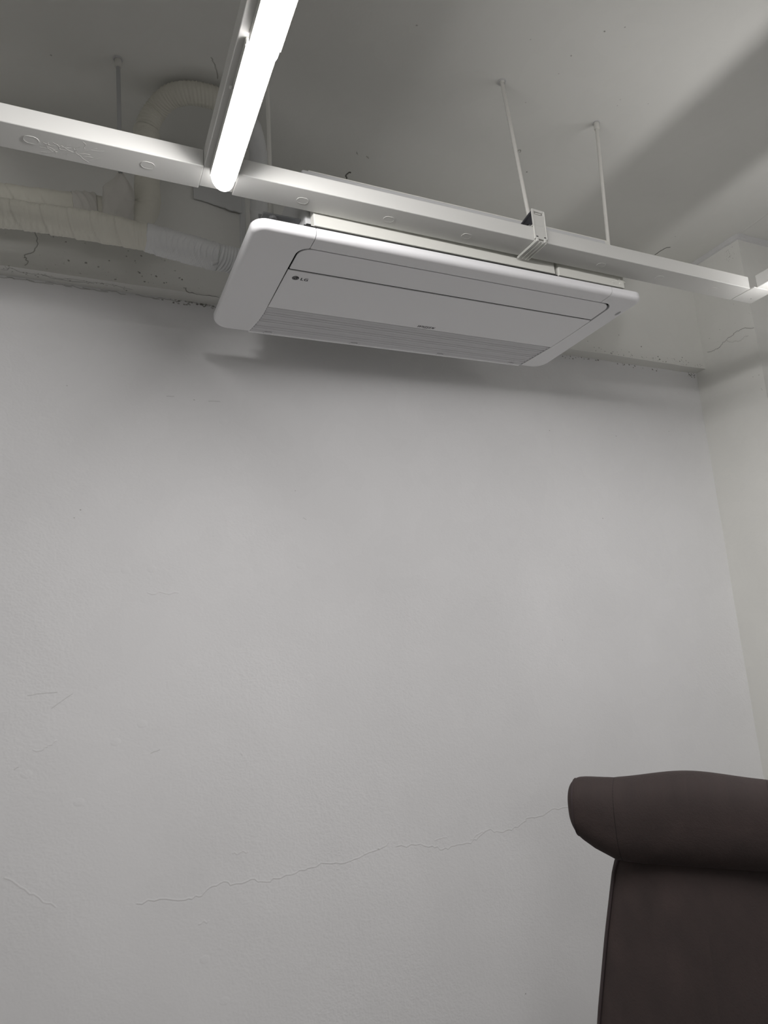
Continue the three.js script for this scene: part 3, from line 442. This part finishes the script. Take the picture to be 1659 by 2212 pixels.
{
  const t = thing('drain_hose', 'white tape-wrapped drain hose looping up to the ceiling beside the lamp', 'hose');
  const path = [[-1.0, 2.585, -1.80], [-0.35, 2.603, -1.80], [-0.12, 2.612, -1.80], [0.03, 2.626, -1.80], [0.105, 2.630, -1.80], [0.146, 2.636, -1.80], [0.160, 2.668, -1.80], [0.161, 2.72, -1.80], [0.159, 2.86, -1.80], [0.160, 2.915, -1.795], [0.182, 2.965, -1.778], [0.212, 2.985, -1.742], [0.252, 2.988, -1.712], [0.300, 2.987, -1.700], [0.350, 2.986, -1.700], [0.405, 2.984, -1.715], [0.455, 2.972, -1.755], [0.492, 2.935, -1.82], [0.508, 2.865, -1.89], [0.512, 2.75, -1.915], [0.512, 2.585, -1.915]];
  const cv = new THREE.CatmullRomCurve3(path.map((p) => new THREE.Vector3(...p)), false, 'centripetal'), L = cv.getLength();
  let uA = 0, uB = 0, uC = 0; for (let k = 0; k <= 1000; k++) { const p = cv.getPointAt(k / 1000); if (p.x < 0.14 && !uC) uA = k / 1000; if (p.y < 2.90 && p.x < 0.2) uB = k / 1000; if (p.x < 0.44) uC = k / 1000; }
  mesh('smooth_tape', hose(path, (u, a, s) => 0.0345 + 0.0014 * Math.sin(s * 23), 1200, (s, a) => lapped(0.07, 0.5, 0.0016, 0.0014, 25)(s, a), 0.0018, 95, 0, uB + 0.004), M.vinylOld, t);
  mesh('ribbed_tape', hose(path, (u, a, s) => 0.0300, 1200, (s, a) => 0.0022 * ridge((s + 0.004 * Math.sin(a) + 0.002 * vnoise(s * 30, Math.cos(a) + 2, 9)) * 640, 1.4), 0.0022, 96, uB, uC), M.vinylOld, t);
  mesh('drop_tape', hose(path, (u, a, s) => 0.0275, 1200, (s, a) => 0.0016 * ridge((s + 0.02 * Math.sin(a + 1)) * 80, 8), 0.0014, 97, uC - 0.004, 1), M.vinylNew, t);
  // cloth strap gathered round hose and rod
  const wrap = hose([[0.086, 2.695, -1.722], [0.087, 2.665, -1.728], [0.083, 2.630, -1.750], [0.081, 2.600, -1.770], [0.080, 2.560, -1.792]], (u, a) => 0.009 + 0.029 * sm(Math.min(1, u / 0.36)), 160, (s, a) => (0.0034 * ridge(a * 3 + s * 46, 5) + 0.0024 * ridge(a * 7 - s * 70, 6)) * Math.min(1, s / 0.02), 0.003, 98);
  mesh('cloth_sling', wrap, M.cloth, t);
  mesh('strap_band', hose([[-0.030, 2.622, -1.80], [0.012, 2.628, -1.80], [0.030, 2.630, -1.80]], () => 0.0370, 60, (s, a) => 0.002 * ridge((s + 0.018 * Math.sin(a + 0.5)) * 330, 3), 0.002, 99), M.cloth, t);
}

// ---------------------------------------------------------------- things fixed to the beam
{
  const s = new THREE.Shape(); s.moveTo(0.3195, 2.992); s.lineTo(0.3195, 2.855);
  const edge = [[0.3195, 2.855], [0.345, 2.8545], [0.3665, 2.8515], [0.378, 2.848], [0.394, 2.8455], [0.411, 2.8415], [0.418, 2.8430], [0.429, 2.8370], [0.441, 2.8345], [0.447, 2.8365], [0.460, 2.8345], [0.4716, 2.8330]];
  edge.forEach(([x, y]) => s.lineTo(x, y)); s.lineTo(0.4716, 2.992); s.closePath();
  const g = new THREE.ExtrudeGeometry(s, { depth: 0.005, bevelEnabled: true, bevelThickness: 0.0008, bevelSize: 0.0008, bevelSegments: 1 }); g.translate(0, 0, ZB - 0.001);
  const p = g.attributes.position; for (let i = 0; i < p.count; i++) { const d = Math.max(0, 2.905 - p.getY(i)); p.setZ(i, p.getZ(i) + d * d * 2.2); } g.computeVertexNormals();
  tag(mesh('plaster_sheet', g, M.vinylNew, scene), 'torn white sheet peeling off the beam behind the lit lamp', 'sheet');
  const t = thing('wire_duct', 'thin white wire duct running down the beam left of the air conditioner', 'duct');
  mesh('duct_cover', moved(new RoundedBoxGeometry(0.0155, 0.50, 0.009, 2, 0.002), 0.4765, 2.775, ZB + 0.0045), M.vinylNew, t);
  mesh('duct_base', moved(new RoundedBoxGeometry(0.0205, 0.50, 0.003, 2, 0.001), 0.4765, 2.775, ZB + 0.0015), M.vinylNew, t);
}

// ---------------------------------------------------------------- lounge chair
{
  const th = -50 * Math.PI / 180, P = [1.08225, 1.04503, -1.03924];
  const fx = Math.sin(th), fz = Math.cos(th), back = 0.03;
  const t = thing('lounge_chair', 'dark brown suede high-back chair with pillow headrest in front of the white wall', 'chair', [P[0] - fx * back, 0, P[2] - fz * back]);
  t.rotation.y = th;
  const H = P[1];
  const lerpT = (T, x) => { x = Math.abs(x); for (let k = 0; k < T.length - 1; k++) if (x <= T[k + 1][0]) { const u = sm((x - T[k][0]) / (T[k + 1][0] - T[k][0])); return T[k][1] + (T[k + 1][1] - T[k][1]) * u; } return T[T.length - 1][1]; };
  const lin = (T, x) => { x = Math.abs(x); for (let k = 0; k < T.length - 1; k++) if (x <= T[k + 1][0]) { const u = (x - T[k][0]) / (T[k + 1][0] - T[k][0]); return T[k][1] + (T[k + 1][1] - T[k][1]) * u; } return T[T.length - 1][1]; };
  const top = [[0, 0.080], [0.148, 0.0672], [0.195, 0.0690], [0.23, 0.066]], bot = [[0, -0.092], [0.10, -0.091], [0.146, -0.087], [0.185, -0.066], [0.214, -0.044], [0.23, -0.030]];
  function lofted(stations, sect, R = 64) {       // closed loft along x
    const pos = [], idx = [], uv = []; stations.forEach((st, i) => { for (let j = 0; j <= R; j++) { const q = sect(st, j / R * Math.PI * 2); pos.push(...q); uv.push(q[0] * 3, q[1] * 3 + q[2] * 3); } });
    for (let i = 0; i < stations.length - 1; i++) for (let j = 0; j < R; j++) { const a = i * (R + 1) + j, b = a + R + 1; idx.push(a, b, a + 1, b, b + 1, a + 1); }
    const g = new THREE.BufferGeometry(); g.setAttribute('position', new THREE.Float32BufferAttribute(pos, 3)); g.setAttribute('uv', new THREE.Float32BufferAttribute(uv, 2)); g.setIndex(idx); g.computeVertexNormals(); return g;
  }
  const se = (v, n) => Math.sign(v) * Math.pow(Math.abs(v), 2 / n);
  // headrest: stations along its width; the last few close the rounded ends
  const st = []; const E = 0.226, er = 0.022; for (let k = 0; k <= 10; k++) { const a = k / 10 * Math.PI / 2; st.push([-(E - er + er * Math.cos(a)), Math.sin(a)]); } for (let k = 1; k < 44; k++) st.push([-(E - er) + 2 * (E - er) * k / 44, 1]); for (let k = 10; k >= 0; k--) { const a = k / 10 * Math.PI / 2; st.push([E - er + er * Math.cos(a), Math.sin(a)]); }
  const headSect = ([x, c], a) => {
    const yt = lerpT(top, x), yb = lin(bot, x), hy = (yt - yb) / 2, yc = (yt + yb) / 2, hz = 0.068 - 0.016 * Math.min(1, Math.abs(x) / E) ** 2, k = 1 - (1 - c);
    const shrinkY = Math.max(0, hy - er * (1 - k)) , shrinkZ = Math.max(0, hz - er * (1 - k));
    const dip = 0.0016 * Math.exp(-(((Math.abs(x) - 0.136) / 0.0035) ** 2));
    return [x, H + yc + (shrinkY - dip) * se(Math.sin(a), 2.35), back + 0.022 * (Math.abs(x) / E) ** 2 + (shrinkZ - dip) * se(Math.cos(a), 2.05) - 0.02];
  };
  const head = mesh('headrest', mergeVertices(lofted(st, headSect)), M.suede, t);
  { // flat ends of the pillow
    for (const s of [-1, 1]) { const pts = [], x = s * E; const R = 48; for (let j = 0; j < R; j++) pts.push(headSect([x, 0], j / R * Math.PI * 2)); const c = pts.reduce((a, p) => [a[0] + p[0] / R, a[1] + p[1] / R, a[2] + p[2] / R], [0, 0, 0]); const pos = [], uv = []; for (let j = 0; j < R; j++) { const A = pts[j], B = pts[(j + 1) % R]; for (const q of s > 0 ? [A, c, B] : [A, B, c]) { pos.push(...q); uv.push(q[1] * 3, q[2] * 3); } } const g = new THREE.BufferGeometry(); g.setAttribute('position', new THREE.Float32BufferAttribute(pos, 3)); g.setAttribute('uv', new THREE.Float32BufferAttribute(uv, 2)); g.computeVertexNormals(); mesh('headrest_end', g, M.suede, t);
      const ring = Array.from({ length: 60 }, (_, j) => new THREE.Vector3(...headSect([s * (E - 0.012), 0.86], j / 60 * Math.PI * 2))); mesh('piping', new THREE.TubeGeometry(new THREE.CatmullRomCurve3(ring, true), 120, 0.0022, 7, true), M.piping, head);
      const seamRing = Array.from({ length: 60 }, (_, j) => new THREE.Vector3(...headSect([s * 0.136, 1], j / 60 * Math.PI * 2))); mesh('seam', new THREE.TubeGeometry(new THREE.CatmullRomCurve3(seamRing, true), 120, 0.0013, 6, true), M.seam, head); }
  }
  // backrest: reclined slab that widens downward
  const tilt = 15 * Math.PI / 180, len = 0.60, yTop = H - 0.082;
  const half = [[0, 0.150], [0.012, 0.160], [0.035, 0.168], [0.15, 0.1925], [0.28, 0.2165], [0.45, 0.240], [0.62, 0.245]];
  const bst = []; for (let k = 0; k <= 8; k++) { const a = k / 8 * Math.PI / 2; bst.push([0.024 * (1 - Math.cos(a)) - 0.004, Math.sin(a)]); } for (let k = 1; k <= 30; k++) bst.push([0.020 + (len - 0.02) * k / 30, 1]);
  const backSect = ([d, c], a) => { const w = lin(half, d), hz = 0.045 * (0.35 + 0.65 * c), zz = back - 0.058 + d * Math.sin(tilt), x = (w - 0.012 * (1 - c)) * se(Math.cos(a), 5.5), z = hz * se(Math.sin(a), 3.2); return [x, yTop - d * Math.cos(tilt), zz + z + 0.010 * (1 - (x / w) ** 2)]; };
  mesh('backrest', (() => { const g = lofted(bst, ([d, c], a) => backSect([d, c], -a)); return g; })(), M.suede, t);
  for (const s of [-1, 1]) { const pts = []; for (let k = 0; k <= 26; k++) { const d = 0.006 + (len - 0.02) * k / 26, q = backSect([d, 1], 0.5); pts.push(new THREE.Vector3(s * (lin(half, d) - 0.007), q[1], q[2] + 0.002)); } mesh('piping', new THREE.TubeGeometry(new THREE.CatmullRomCurve3(pts), 60, 0.0024, 7), M.piping, t); }
  // seat, pedestal and foot, below the frame
  mesh('seat', moved(new RoundedBoxGeometry(0.52, 0.13, 0.52, 5, 0.045), 0, 0.405, 0.375), M.suede, t);
  mesh('pedestal', moved(new THREE.CylinderGeometry(0.03, 0.03, 0.27, 24), 0, 0.215, 0.36), M.darkSteel, t);
  const foot = new THREE.LatheGeometry([[0, 0.0], [0.27, 0.0], [0.275, 0.008], [0.26, 0.016], [0.06, 0.04], [0.035, 0.085], [0, 0.085]].map((p) => new THREE.Vector2(...p)), 48); mesh('foot_disc', moved(foot, 0, 0.001, 0.36), M.darkSteel, t);
}

renderer.render(scene, camera);
